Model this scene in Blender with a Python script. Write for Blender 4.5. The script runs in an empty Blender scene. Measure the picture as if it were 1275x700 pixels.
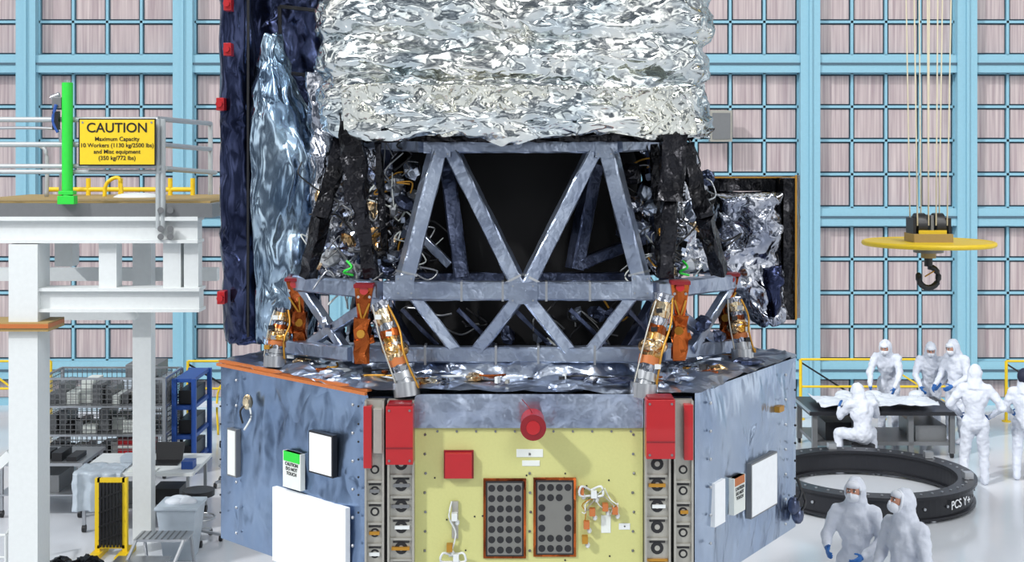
import bpy, math, random
from mathutils import Vector, Matrix, Euler, noise
random.seed(7)
V=Vector
CAMH=4.9; FPX=1600.0; HOR=190.0
def W(px,py,d): return V(((px-637.5)/FPX*d, d, CAMH+(HOR-py)/FPX*d))
def lin(c):
    c/=255.0
    return c/12.92 if c<=0.04045 else ((c+0.055)/1.055)**2.4
def C(r,g,b): return (lin(r),lin(g),lin(b),1)
scene=bpy.context.scene
coll=scene.collection
# ---------------------------------------------------------------- materials
def newmat(name):
    m=bpy.data.materials.new(name); m.use_nodes=True
    nt=m.node_tree; b=nt.nodes['Principled BSDF']
    return m,nt,b
def plain(name,col,rough=0.5,metal=0.0,bump=0.0,bscale=20,var=0.0,coat=0):
    m,nt,b=newmat(name)
    b.inputs['Base Color'].default_value=col; b.inputs['Roughness'].default_value=rough; b.inputs['Metallic'].default_value=metal
    if coat: b.inputs['Coat Weight'].default_value=coat
    N=nt.nodes; L=nt.links
    tc=N.new('ShaderNodeTexCoord'); nz=N.new('ShaderNodeTexNoise'); nz.inputs['Scale'].default_value=bscale; nz.inputs['Detail'].default_value=4
    L.new(tc.outputs['Object'],nz.inputs['Vector'])
    if bump:
        bp=N.new('ShaderNodeBump'); bp.inputs['Strength'].default_value=bump; bp.inputs['Distance'].default_value=0.02
        L.new(nz.outputs['Fac'],bp.inputs['Height']); L.new(bp.outputs['Normal'],b.inputs['Normal'])
    v=var if var else 0.06
    mx=N.new('ShaderNodeMix'); mx.data_type='RGBA'
    mx.inputs[6].default_value=tuple(c*(1-v) for c in col[:3])+(1,); mx.inputs[7].default_value=tuple(min(1,c*(1+v)) for c in col[:3])+(1,)
    L.new(nz.outputs['Fac'],mx.inputs[0]); L.new(mx.outputs[2],b.inputs['Base Color'])
    return m
def foil(name,c1,c2,rough=0.2,tilt=.3,ts=6,metal=1.0,stretch=(1,1,1),cscale=3.0,ridge=.0,rs=3):
    # crumpled film: random flat facets at two sizes (normal tilt per cell) + optional sharp ridges
    m,nt,b=newmat(name); N=nt.nodes; L=nt.links
    b.inputs['Metallic'].default_value=metal; b.inputs['Roughness'].default_value=rough
    tc=N.new('ShaderNodeTexCoord'); mp=N.new('ShaderNodeMapping'); mp.inputs['Scale'].default_value=stretch
    L.new(tc.outputs['Object'],mp.inputs['Vector'])
    geo=N.new('ShaderNodeNewGeometry'); last=geo.outputs['Normal']
    for s,k,rot in ((ts,tilt,.5),(ts*2.2,tilt*.6,-.6)):
        m2=N.new('ShaderNodeMapping'); m2.inputs['Rotation'].default_value=(rot,rot*.7,rot); m2.inputs['Scale'].default_value=(1,1,.5)
        L.new(mp.outputs[0],m2.inputs['Vector'])
        vo=N.new('ShaderNodeTexVoronoi'); vo.inputs['Scale'].default_value=s
        L.new(m2.outputs[0],vo.inputs['Vector'])
        su=N.new('ShaderNodeVectorMath'); su.operation='SUBTRACT'; su.inputs[1].default_value=(.5,.5,.5)
        L.new(vo.outputs['Color'],su.inputs[0])
        s_=N.new('ShaderNodeVectorMath'); s_.operation='SCALE'; s_.inputs['Scale'].default_value=k
        L.new(su.outputs[0],s_.inputs[0])
        a=N.new('ShaderNodeVectorMath'); a.operation='ADD'; L.new(last,a.inputs[0]); L.new(s_.outputs[0],a.inputs[1]); last=a.outputs[0]
    nm=N.new('ShaderNodeVectorMath'); nm.operation='NORMALIZE'; L.new(last,nm.inputs[0]); out=nm.outputs[0]
    if ridge:
        rn=N.new('ShaderNodeTexNoise'); rn.inputs['Scale'].default_value=rs; rn.inputs['Detail'].default_value=3
        L.new(mp.outputs['Vector'],rn.inputs['Vector'])
        s1=N.new('ShaderNodeMath'); s1.operation='SUBTRACT'; s1.inputs[1].default_value=.5; L.new(rn.outputs['Fac'],s1.inputs[0])
        s2=N.new('ShaderNodeMath'); s2.operation='ABSOLUTE'; L.new(s1.outputs[0],s2.inputs[0])
        bp=N.new('ShaderNodeBump'); bp.inputs['Strength'].default_value=1; bp.inputs['Distance'].default_value=ridge
        L.new(s2.outputs[0],bp.inputs['Height']); L.new(out,bp.inputs['Normal']); out=bp.outputs['Normal']
    L.new(out,b.inputs['Normal'])
    n2=N.new('ShaderNodeTexNoise'); n2.inputs['Scale'].default_value=cscale; n2.inputs['Detail'].default_value=3
    L.new(tc.outputs['Object'],n2.inputs['Vector'])
    rp=N.new('ShaderNodeValToRGB'); rp.color_ramp.elements[0].position=.35; rp.color_ramp.elements[1].position=.65
    rp.color_ramp.elements[0].color=c1; rp.color_ramp.elements[1].color=c2
    L.new(n2.outputs['Fac'],rp.inputs['Fac']); L.new(rp.outputs['Color'],b.inputs['Base Color'])
    return m
M={}
M['silver']=foil('silver_foil',C(192,202,206),C(230,230,224),.16,.10,6,ridge=.06,rs=3,stretch=(.8,.8,1.4))
M['silverv']=foil('silver_foil_fine',C(200,203,200),C(230,229,216),.16,.12,9,ridge=.06,rs=5)
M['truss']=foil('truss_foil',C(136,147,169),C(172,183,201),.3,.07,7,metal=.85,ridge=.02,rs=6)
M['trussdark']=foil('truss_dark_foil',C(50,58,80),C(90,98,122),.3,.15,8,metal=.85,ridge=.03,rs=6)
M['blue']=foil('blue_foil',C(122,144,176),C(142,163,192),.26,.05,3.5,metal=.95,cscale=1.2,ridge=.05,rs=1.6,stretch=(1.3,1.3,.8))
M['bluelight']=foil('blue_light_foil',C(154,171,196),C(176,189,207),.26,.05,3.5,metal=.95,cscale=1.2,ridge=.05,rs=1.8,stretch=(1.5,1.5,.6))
M['blueshiny']=foil('blue_shiny_foil',C(124,148,174),C(172,192,208),.18,.1,4,stretch=(1.4,1.4,.7),ridge=.06,rs=2)
M['navy']=foil('navy_foil',C(32,38,62),C(68,76,108),.22,.1,3.5,metal=.92,stretch=(1.5,1.5,.6),ridge=.05,rs=2)
M['black']=foil('black_foil',C(10,10,14),C(34,34,40),.25,.4,9,metal=.6,ridge=.04,rs=6)
M['dsilver']=foil('dark_silver_foil',C(128,134,150),C(204,206,212),.16,.15,6,ridge=.06,rs=4)
M['deckfoil']=foil('deck_foil',C(146,157,178),C(190,199,213),.28,.1,6,metal=.95,ridge=.03,rs=4)
M['goldmix']=foil('gold_silver_wrap',C(196,140,56),C(226,212,182),.22,.5,14,cscale=9,metal=.95)
M['copper']=foil('kapton_copper',C(96,40,16),C(186,96,42),.26,.45,9,metal=.85)
M['gold']=plain('gold_part',C(185,135,50),.4,.6)
M['cavity']=plain('cavity_shade',C(3,3,5),.95)  # near black, stands for the shade inside the open cavity
M['yellowpanel']=plain('yellow_green_panel',C(192,192,126),.45,0,.05,60,.05)
M['alu']=plain('machined_aluminium',C(170,168,160),.4,.5,.05,30,.12)
M['perf']=plain('perforated_plate',C(118,118,114),.45,.3)
M['hole']=plain('dark_hole',C(24,24,28),.6)
M['red']=plain('red_cover',C(168,18,26),.4,coat=.3)
M['dred']=plain('dark_red_cover',C(125,12,24),.4)
M['orange']=plain('orange_tape',C(180,104,52),.5)
M['white']=plain('white_paint',C(212,216,216),.45)
M['rail']=plain('rail_grey_paint',C(178,184,186),.4,.3)
M['whitecard']=plain('white_card',C(234,237,240),.6)
M['paper']=plain('paper_label',C(215,220,215),.7)
M['black_p']=plain('black_paint',C(22,22,25),.4)
M['ringblack']=plain('black_anodised',C(38,39,44),.35,.3)
M['grey']=plain('grey_metal',C(122,124,126),.4,.5)
M['steel']=plain('steel_tube',C(180,183,187),.3,.8)
M['yellow']=plain('safety_yellow',C(226,192,30),.45)
M['green']=plain('green_pole',C(40,200,60),.45)
M['tan']=plain('plywood_tan',C(165,140,88),.6)
M['suit']=plain('cleanroom_suit',C(208,213,224),.75,0,.9,9,.05)
M['mask']=plain('mask_white',C(218,222,230),.8)
M['skin']=plain('skin',C(188,134,110),.55)
M['eye']=plain('eye_dark',C(30,22,20),.3)
M['eyew']=plain('eye_white',C(225,225,222),.3)
M['glove']=plain('blue_glove',C(35,98,168),.45)
M['bluep']=plain('blue_paint',C(35,75,150),.45)
M['cable']=plain('steel_cable',C(205,196,170),.5,.2)
M['plastic']=plain('milky_plastic',C(175,186,196),.3,0,.2,8,.1)
M['wb']=plain('wall_blue',C(138,186,204),.5)
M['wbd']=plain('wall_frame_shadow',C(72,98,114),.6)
M['drape']=plain('drape_white',C(206,212,220),.7,0,.8,8)
M['hood_navy']=plain('navy_cap',C(25,30,55),.7)
def filtermat():
    m,nt,b=newmat('filter_panel_pink'); N=nt.nodes; L=nt.links
    tc=N.new('ShaderNodeTexCoord'); mp=N.new('ShaderNodeMapping'); mp.inputs['Scale'].default_value=(14,1,.35)
    L.new(tc.outputs['Object'],mp.inputs['Vector'])
    nz=N.new('ShaderNodeTexNoise'); nz.inputs['Scale'].default_value=1.6; nz.inputs['Detail'].default_value=6; L.new(mp.outputs[0],nz.inputs['Vector'])
    rp=N.new('ShaderNodeValToRGB'); rp.color_ramp.elements[0].position=.3; rp.color_ramp.elements[1].position=.7
    rp.color_ramp.elements[0].color=C(156,138,142); rp.color_ramp.elements[1].color=C(204,190,188)
    L.new(nz.outputs['Fac'],rp.inputs['Fac']); L.new(rp.outputs['Color'],b.inputs['Base Color'])
    b.inputs['Roughness'].default_value=.4
    return m
M['filter']=filtermat()
def floormat():
    m,nt,b=newmat('floor_epoxy_white'); N=nt.nodes; L=nt.links
    tc=N.new('ShaderNodeTexCoord'); nz=N.new('ShaderNodeTexNoise'); nz.inputs['Scale'].default_value=.6; nz.inputs['Detail'].default_value=5
    L.new(tc.outputs['Object'],nz.inputs['Vector'])
    rp=N.new('ShaderNodeValToRGB'); rp.color_ramp.elements[0].color=C(196,201,208); rp.color_ramp.elements[1].color=C(220,223,228)
    L.new(nz.outputs['Fac'],rp.inputs['Fac']); L.new(rp.outputs['Color'],b.inputs['Base Color'])
    b.inputs['Roughness'].default_value=.12
    return m
M['floor']=floormat()
# ---------------------------------------------------------------- mesh builder
def frame(d,up=None):
    d=d.normalized(); up=up or V((0,0,1))
    if abs(d.dot(up))>.98: up=V((0,1,0))
    x=up.cross(d).normalized(); y=d.cross(x).normalized()
    return x,y,d
class MB:
    def __init__(s): s.v=[];s.f=[];s.m=[];s.sm=[];s.mats=[]
    def mi(s,k):
        if k not in s.mats: s.mats.append(k)
        return s.mats.index(k)
    def add(s,vs,fs,k,smooth=False):
        o=len(s.v); i=s.mi(k)
        s.v.extend(vs)
        for f in fs: s.f.append([o+a for a in f]); s.m.append(i); s.sm.append(smooth)
    def box(s,c,sz,k,R=None):
        c=V(c); vs=[]
        for x in(-1,1):
            for y in(-1,1):
                for z in(-1,1):
                    p=V((x*sz[0]/2,y*sz[1]/2,z*sz[2]/2))
                    if R: p=R@p
                    vs.append(c+p)
        s.add(vs,[(0,1,3,2),(4,6,7,5),(0,4,5,1),(2,3,7,6),(0,2,6,4),(1,5,7,3)],k)
    def bb(s,x0,x1,y0,y1,z0,z1,k): s.box(((x0+x1)/2,(y0+y1)/2,(z0+z1)/2),(abs(x1-x0),abs(y1-y0),abs(z1-z0)),k)
    def beam(s,p,q,w,h,k,up=None):
        p=V(p);q=V(q);x,y,d=frame(q-p,up)
        vs=[]
        for e in(p,q):
            for a,b in((-1,-1),(1,-1),(1,1),(-1,1)): vs.append(e+x*a*w/2+y*b*h/2)
        s.add(vs,[(3,2,1,0),(4,5,6,7),(0,1,5,4),(1,2,6,5),(2,3,7,6),(3,0,4,7)],k)
    def cyl(s,p,q,r,k,n=14,r2=None):
        p=V(p);q=V(q);x,y,d=frame(q-p); r2=r if r2 is None else r2
        vs=[]
        for e,rr in((p,r),(q,r2)):
            for i in range(n):
                a=2*math.pi*i/n; vs.append(e+x*math.cos(a)*rr+y*math.sin(a)*rr)
        s.add(vs,[(i,(i+1)%n,n+(i+1)%n,n+i) for i in range(n)],k,True)
        s.add([v.copy() for v in vs],[tuple(range(n-1,-1,-1)),tuple(range(n,2*n))],k)
    def path(s,pts,r,k,n=6,closed=False):
        pts=[V(p) for p in pts]; m=len(pts); vs=[]
        for j,p in enumerate(pts):
            a=pts[(j-1)%m] if (closed or j>0) else p; b=pts[(j+1)%m] if (closed or j<m-1) else p
            x,y,d=frame(b-a if (b-a).length>1e-6 else V((0,0,1)))
            for i in range(n):
                t=2*math.pi*i/n; vs.append(p+x*math.cos(t)*r+y*math.sin(t)*r)
        fs=[]
        for j in range(m if closed else m-1):
            for i in range(n):
                j2=(j+1)%m; fs.append((j*n+i,j*n+(i+1)%n,j2*n+(i+1)%n,j2*n+i))
        if not closed: fs+= [tuple(range(n-1,-1,-1)),tuple(range((m-1)*n,m*n))]
        s.add(vs,fs,k,True)
    def wire(s,pts,r,k,n=5,sub=6):
        pts=[V(p) for p in pts]; out=[]
        P=[pts[0]]+pts+[pts[-1]]
        for i in range(1,len(P)-2):
            a,b,c,d=P[i-1:i+3]
            for t in range(sub):
                t/=sub
                out.append(.5*((2*b)+(c-a)*t+(2*a-5*b+4*c-d)*t*t+(-a+3*b-3*c+d)*t**3))
        out.append(pts[-1]); s.path(out,r,k,n)
    def ell(s,c,r,k,R=None,nu=14,nv=9):
        c=V(c); vs=[];
        for j in range(nv+1):
            ph=math.pi*j/nv
            for i in range(nu):
                t=2*math.pi*i/nu
                p=V((math.sin(ph)*math.cos(t)*r[0],math.sin(ph)*math.sin(t)*r[1],-math.cos(ph)*r[2]))
                if R: p=R@p
                vs.append(c+p)
        fs=[(j*nu+i,j*nu+(i+1)%nu,(j+1)*nu+(i+1)%nu,(j+1)*nu+i) for j in range(nv) for i in range(nu)]
        s.add(vs,fs,k,True)
    def cap(s,p,q,r,r2,k='suit',n=12):
        s.cyl(p,q,r,k,n,r2); s.ell(p,(r,)*3,k,nu=n,nv=8); s.ell(q,(r2,)*3,k,nu=n,nv=8)
    def prism(s,pts,dv,k):
        pts=[V(p) for p in pts]; dv=V(dv); n=len(pts)
        s.add(pts+[p+dv for p in pts],[tuple(range(n-1,-1,-1)),tuple(range(n,2*n))]+[(i,(i+1)%n,n+(i+1)%n,n+i) for i in range(n)],k)
    def fbeam(s,p,q,w,k,seg=None,jit=.0025,h=None):
        p=V(p);q=V(q);x,y,d=frame(q-p); h=h or w
        L=(q-p).length; seg=seg or max(3,int(L/.07)); vs=[]
        sec=[(-.5,-.4),(-.4,-.5),(.4,-.5),(.5,-.4),(.5,.4),(.4,.5),(-.4,.5),(-.5,.4)]
        for j in range(seg+1):
            c=p.lerp(q,j/seg)
            for a,b in sec: vs.append(c+x*(a*w+random.uniform(-jit,jit))+y*(b*h+random.uniform(-jit,jit)))
        fs=[(j*8+i,j*8+(i+1)%8,(j+1)*8+(i+1)%8,(j+1)*8+i) for j in range(seg) for i in range(8)]
        fs+=[tuple(range(7,-1,-1)),tuple(range(seg*8,seg*8+8))]
        s.add(vs,fs,k)
    def build(s,name,parent=None,bevel=0,recenter=True,flat=False):
        me=bpy.data.meshes.new(name)
        off=V((0,0,0))
        if parent is None and recenter:
            xs=[v.x for v in s.v];ys=[v.y for v in s.v];zs=[v.z for v in s.v]
            off=V(((min(xs)+max(xs))/2,(min(ys)+max(ys))/2,min(zs)))
        me.from_pydata([tuple(v-off) for v in s.v],[],s.f)
        for k in s.mats: me.materials.append(M[k])
        me.polygons.foreach_set('material_index',s.m); me.polygons.foreach_set('use_smooth',[False]*len(s.f) if flat else s.sm)
        me.update()
        o=bpy.data.objects.new(name,me); coll.objects.link(o); o.location=off
        if parent: o.parent=parent
        if bevel:
            b=o.modifiers.new('bev','BEVEL'); b.width=bevel; b.segments=2; b.limit_method='ANGLE'; b.angle_limit=.9
        return o
def empty(name,loc=(0,0,0),rz=0,parent=None):
    e=bpy.data.objects.new(name,None); coll.objects.link(e); e.location=loc; e.rotation_euler=(0,0,rz); e.empty_display_size=.2
    if parent: e.parent=parent
    return e
def text(name,body,loc,size,mat,parent=None,rot=(math.pi/2,0,0),align='CENTER',sp=1.0):
    c=bpy.data.curves.new(name,'FONT'); c.body=body; c.size=size; c.align_x=align; c.align_y='CENTER'; c.extrude=.001; c.space_line=sp; c.offset=size*.012
    c.materials.append(M[mat]); o=bpy.data.objects.new(name,c); coll.objects.link(o); o.location=loc; o.rotation_euler=rot
    if parent: o.parent=parent
    return o
def crum(p,f,vor=True):
    s=0;a=1;q=p*f
    for i in range(3):
        s+=a*(1-2*abs(noise.noise(q))-.5); q=q*2.07+V((3.1,7.7,1.3)); a*=.45
    if vor:
        d=noise.voronoi(p*f*1.3)[0]; s+=1.0*(d[1]-d[0])
    return s
# sheet of film. fac>0 -> irregular triangles with random crumple of that depth; soft -> creases rounded by one subdivision
def grid(name,fn,nu,nv,mat,parent=None,closed=False,amp=.03,f=3,smooth=True,vor=True,edge=False,cap=False,solid=0,stretch=V((1,1,1)),fac=0,soft=True):
    vs=[];fs=[]; rnd=random.Random(len(name)*31+nu)
    w=nu if closed else nu+1
    for j in range(nv+1):
        for i in range(w):
            ju=jv=0
            if fac:
                if closed or 0<i<nu: ju=rnd.uniform(-.42,.42)+(.5 if j%2 and closed else 0)
                if 0<j<nv: jv=rnd.uniform(-.42,.42)
            vs.append(fn(((i+ju)/nu)%1.0 if closed else (i+ju)/nu,(j+jv)/nv))
    for j in range(nv):
        for i in range(nu):
            a,b_,c,d=j*w+i,j*w+(i+1)%w,(j+1)*w+(i+1)%w,(j+1)*w+i
            if fac:
                if rnd.random()<.5: fs+=[(a,b_,c),(a,c,d)]
                else: fs+=[(a,b_,d),(b_,c,d)]
            else: fs.append((a,b_,c,d))
    if cap: fs.append(tuple(range(w-1,-1,-1))); fs.append(tuple(range(nv*w,nv*w+w)))
    me=bpy.data.meshes.new(name); me.from_pydata(vs,[],fs); me.update()
    ns=[v.normal.copy() for v in me.vertices]
    for idx,v in enumerate(me.vertices):
        k=1
        if edge:
            u=(idx%w)/nu; t=(idx//w)/nv; k=min(1,8*min(u,1-u),8*min(t,1-t))
        p=v.co.copy(); p=V((p.x*stretch.x,p.y*stretch.y,p.z*stretch.z))
        v.co=v.co+ns[idx]*k*(amp*crum(p,f,vor)+(rnd.uniform(-fac,fac) if fac else 0))
    me.materials.append(M[mat]); me.polygons.foreach_set('use_smooth',[(smooth and not fac) or (soft and fac>0)]*len(me.polygons))
    me.update()
    o=bpy.data.objects.new(name,me); coll.objects.link(o)
    if parent:o.parent=parent
    if fac and soft:
        cr=me.attributes.new('crease_edge','FLOAT','EDGE')
        cr.data.foreach_set('value',[rnd.choice((0,0,.5,.8)) for _ in me.edges])
        sb=o.modifiers.new('sub','SUBSURF'); sb.levels=1; sb.render_levels=1; sb.subdivision_type='CATMULL_CLARK'; sb.boundary_smooth='PRESERVE_CORNERS'
    if solid:
        sm=o.modifiers.new('s','SOLIDIFY'); sm.thickness=solid
    return o
def quad(name,a,b,c,d,nu,nv,mat,parent,**k):
    a,b,c,d=map(V,(a,b,c,d))
    return grid(name,lambda u,v:a.lerp(b,u).lerp(d.lerp(c,u),v),nu,nv,mat,parent,**k)
def column(name,rows,depth,mat,parent,n=60,m=80,amp=.03,f=3,**k):
    def fn(u,v):
        t=v*(len(rows)-1); i=min(int(t),len(rows)-2); t-=i; t=t*t*(3-2*t)*.5+t*.5
        A=[rows[i][q]*(1-t)+rows[i+1][q]*t for q in range(4)]
        l=W(A[0],A[2],A[3]); r=W(A[1],A[2],A[3]); c=(l+r)/2; a=2*math.pi*u
        return V((c.x+math.cos(a)*(r.x-l.x)/2, c.y+math.sin(a)*depth/2, c.z))
    return grid(name,fn,n,m,mat,parent,closed=True,amp=amp,f=f,cap=True,**k)

# ================================================================ ROOM
WD=25.0
b=MB(); b.bb(-20,20,-6,WD+.4,-.2,0,'floor'); b.build('floor')
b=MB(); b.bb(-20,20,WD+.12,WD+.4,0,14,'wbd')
cols=[-6.37+3.035*k for k in range(-5,10)]
rows=[-2.3,.68,3.65,6.62,9.59,12.56]
for x in cols:
    b.bb(x-.19,x+.19,WD-.16,WD+.12,0,14,'wb'); b.bb(x-.025,x+.025,WD-.20,WD-.16,0,14,'wb')
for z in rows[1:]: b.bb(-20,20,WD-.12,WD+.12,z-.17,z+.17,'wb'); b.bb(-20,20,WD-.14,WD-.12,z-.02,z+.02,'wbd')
b.bb(-20,20,WD-.1,WD+.12,0,.12,'wb')
for i in range(len(cols)-1):
    x0=cols[i]+.19; x1=cols[i+1]-.19; w=(x1-x0)/4
    for j in range(len(rows)-1):
        z0=rows[j]+.17; z1=rows[j+1]-.17; h=(z1-z0)/4
        for a in range(5):
            b.bb(x0+a*w-.024,x0+a*w+.024,WD+.03,WD+.12,max(z0,0.1),z1,'wb')
            zz=z0+a*h
            if zz>.1: b.bb(x0,x1,WD+.03,WD+.12,zz-.024,zz+.024,'wb')
        for a in range(4):
            for c in range(4):
                za=z0+c*h+.055; zb=z0+(c+1)*h-.055
                if zb<.3: continue
                b.bb(x0+a*w+.055,x0+(a+1)*w-.055,WD+.07,WD+.12,max(za,.13),zb,'filter')
b.build('wall_back')

# ================================================================ TELESCOPE
T=empty('space_telescope')
ZT=3.29; ZB=1.96
FL=V((-.954,8.6,0)); FR=V((1.223,8.6,0)); RR=V((2.23,10.1,0)); BR=V((1.15,11.75,0)); BL=V((-1.05,11.6,0)); LL=V((-2.22,9.8,0))
HEX=[FL,FR,RR,BR,BL,LL]
def hz(p,z): return V((p.x,p.y,z))
cen=V((.1,10.15,0))
b=MB()
inn=[cen+(p-cen)*.985 for p in HEX]
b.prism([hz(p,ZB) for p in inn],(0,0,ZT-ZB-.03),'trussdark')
b.build('bus_core',T)
ST=V((1.3,1.3,.6))
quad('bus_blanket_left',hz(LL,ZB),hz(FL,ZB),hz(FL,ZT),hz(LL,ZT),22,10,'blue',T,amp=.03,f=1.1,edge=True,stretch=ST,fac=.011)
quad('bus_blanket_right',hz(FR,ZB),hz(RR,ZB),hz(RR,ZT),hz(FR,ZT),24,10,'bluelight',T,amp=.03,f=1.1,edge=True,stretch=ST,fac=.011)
for nm,p,q in(('bus_blanket_rear_right',RR,BR),('bus_blanket_rear',BR,BL),('bus_blanket_rear_left',BL,LL)):
    quad(nm,hz(p,ZB),hz(q,ZB),hz(q,ZT),hz(p,ZT),20,13,'blue',T,amp=.02,f=1.7,edge=True,fac=.012)
def deckfn(u,v):
    t=u*6; i=int(t)%6; t-=int(t); p=HEX[i].lerp(HEX[(i+1)%6],t)
    return hz(cen.lerp(p,1.012-.7*v),ZT+.01+(.03 if v>.03 else 0))
grid('deck_foil',deckfn,150,18,'deckfoil',T,closed=True,amp=.028,f=2.0,fac=.014)
def onface(A,B,u,z,out=.03):
    p=hz(A.lerp(B,u),z); n=(B-A).cross(V((0,0,1))).normalized(); 
    return p+n*out
def facepx(A,B,px,py,out=.03):
    k=(px-637.5)/FPX; u=(k*A.y-A.x)/((B.x-A.x)-k*(B.y-A.y)); p=A.lerp(B,u)
    return onface(A,B,u,CAMH+(HOR-py)/FPX*p.y,out)
b=MB()
b.beam(hz(LL,ZT+.02),hz(FL,ZT+.02),.04,.02,'orange')
b.beam(hz(LL,ZT-.0)+V((-.02,-.03,0)),hz(FL,ZT-.0)+V((-.02,-.03,0)),.02,.02,'orange')
def card(A,B,x0,x1,y0,y1,k,border=None,out=.055):
    n=(B-A).cross(V((0,0,1))).normalized()
    l=facepx(A,B,x0,(y0+y1)/2,out); r=facepx(A,B,x1,(y0+y1)/2,out); m=(l+r)/2
    zt=facepx(A,B,(x0+x1)/2,y0,out).z; zb=facepx(A,B,(x0+x1)/2,y1,out).z
    l.z=r.z=zb
    if border:
        e=(r-l).normalized()*.012; up=V((0,0,.012))
        b.prism([l-e-up-n*.004,r+e-up-n*.004,r+e+V((0,0,zt-zb))+up-n*.004,l-e+V((0,0,zt-zb))+up-n*.004],-n*.04,border)
    b.prism([l,r,r+V((0,0,zt-zb)),l+V((0,0,zt-zb))],-n*.04,k)
card(LL,FL,393,420,540,588,'whitecard','black_p')
card(LL,FL,347,438,618,712,'whitecard')
card(LL,FL,360,382,562,607,'paper')
card(LL,FL,361,381,562,574,'green',out=.057)
card(LL,FL,291,300,535,590,'paper','grey')
card(FR,RR,928,959,571,634,'whitecard','grey')
card(FR,RR,881,894,598,652,'whitecard')
card(FR,RR,905,919,592,637,'paper')
card(FR,RR,906,918,592,602,'orange',out=.057)
card(FR,RR,962,968,505,512,'gold')
for py in range(505,640,22):
    for px in (278,450): 
        p=facepx(LL,FL,px+2,py,.04); b.ell(p,(.008,)*3,'hole',nu=6,nv=4)
    p=facepx(FR,RR,984,py-20,.04); b.ell(p,(.01,)*3,'hole',nu=6,nv=4)
p=facepx(LL,FL,314,500,.04)
b.ell(p,(.04,.03,.06),'goldmix',nu=8,nv=6); b.wire([p,p+V((.03,-.02,-.1)),p+V((-.02,-.03,-.2))],.008,'white'); b.wire([p,p+V((-.05,-.02,-.06)),p+V((-.03,-.03,-.15))],.008,'black_p')
for px in(985,990):
    p=facepx(FR,RR,px-6,628 if px==985 else 640,.06); b.ell(p,(.05,.05,.07),'trussdark',nu=9,nv=6); b.wire([p,p+V((.05,-.03,.1)),p+V((.02,-.03,.22))],.012,'black_p')
for A,B,xs in((LL,FL,(300,445)),(FR,RR,(878,972))):
    for x in xs:
        t=facepx(A,B,x,500,.04); 
        for k in range(7): b.ell(V((t.x,t.y,ZB+.1+k*.19)),(.012,.012,.012),'steel',nu=6,nv=4)
b.build('bus_side_details',T)
for A,B,px,py,nm in((LL,FL,371,583,'caution_label_left'),(FR,RR,912,612,'caution_label_right')):
    d=(B-A); text(nm,'CAUTION\nDO NOT\nTOUCH',facepx(A,B,px,py,.058),.033,'black_p',T,rot=(math.pi/2,0,math.atan2(d.y,d.x)))
# ---- front face
FD=8.6
def F(px,py,o=0): 
    p=W(px,py,FD); p.y=FD+o; return p
def fb(b,x0,x1,y0,y1,o0,o1,k):
    a=W(x0,y0,FD); c=W(x1,y1,FD); b.bb(a.x,c.x,FD+o0,FD+o1,c.z,a.z,k)
b=MB()
fb(b,517,800,526,737,-.03,0,'yellowpanel')
for px in (530,660,788):
    for py in range(540,736,24): b.cyl(F(px+random.uniform(-2,2),py,-.036),F(px,py,-.03),.009,'grey',8)
for px in range(545,790,24): b.cyl(F(px,536,-.036),F(px,536,-.03),.008,'grey',8); b.cyl(F(px,728,-.036),F(px,728,-.03),.008,'grey',8)
for _ in range(36): 
    px,py=random.uniform(525,792),random.uniform(585,730); b.cyl(F(px,py,-.034),F(px,py,-.03),.006,'hole',8)
# vents
for x0,x1,y0,y1 in((605,652,597,690),(667,714,596,688)):
    fb(b,x0-3,x1+3,y0-3,y1+3,-.045,-.03,'copper'); fb(b,x0,x1,y0,y1,-.055,-.03,'hole'); fb(b,x0+2,x1-2,y0+2,y1-2,-.06,-.05,'perf')
    ny=7
    for i in range(4):
        for j in range(ny):
            px=x0+2+ (i+.5)*(x1-x0-4)/4; py=y0+2+(j+.5)*(y1-y0-4)/ny
            if x0>660 and ((i in(1,2) and j in(2,3,4)) or (i==3 and j==1)): continue
            b.cyl(F(px,py,-.0615),F(px,py,-.05),.0235,'hole',14)
fb(b,555,588,561,592,-.09,-.03,'red'); fb(b,553,590,559,594,-.045,-.03,'dred')
fb(b,643,676,558,568,-.034,-.03,'paper'); fb(b,650,672,572,579,-.034,-.03,'paper')
fb(b,598,622,734,737,-.034,-.03,'paper'); fb(b,748,760,640,662,-.034,-.03,'paper');fb(b,770,784,650,658,-.034,-.03,'white')
fb(b,563,571,622,668,-.05,-.03,'alu')
b.build('front_service_panel',T,bevel=.003)
b=MB()
fb(b,517,800,492,530,-.03,.0,'truss')
b.build('front_upper_blanket_core',T)
quad('front_upper_blanket',F(517,531,-.055),F(800,531,-.055),F(800,489,-.055),F(517,489,-.055),22,4,'truss',T,amp=.012,f=2.0,edge=True,fac=.008)
b=MB()
for x0,x1 in((456,480),(484,517),(801,833),(837,861)):
    fb(b,x0,x1,496,737,-.06,0,'alu')
    fb(b,x0,x0+2.5,496,737,-.1,-.06,'alu'); fb(b,x1-2.5,x1,496,737,-.1,-.06,'alu')
    cx=(x0+x1)/2; y=575 if x1-x0>28 else 582
    while y<735:
        b.cyl(F(cx,y,-.064),F(cx,y,-.05),.042 if x1-x0>28 else .03,'hole',14)
        b.cyl(F(cx,y,-.067),F(cx,y,-.05),.018,'alu',10)
        y+=20
        fb(b,x0+3,x1-3,y-7,y-4,-.075,-.06,'alu' if random.random()<.8 else 'gold')
        for dx in(-.3,.3): b.cyl(F(cx+dx*(x1-x0),y-2,-.07),F(cx,y-2,-.06),.007,'hole',6)
        if random.random()<.5: fb(b,x0+4+random.random()*8,x1-6,y+4,y+8,-.08,-.06,random.choice(['white','grey','gold','grey']))
        y+=6
fb(b,480,484,496,737,-.03,0,'hole'); fb(b,833,837,496,737,-.03,0,'hole')
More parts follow.
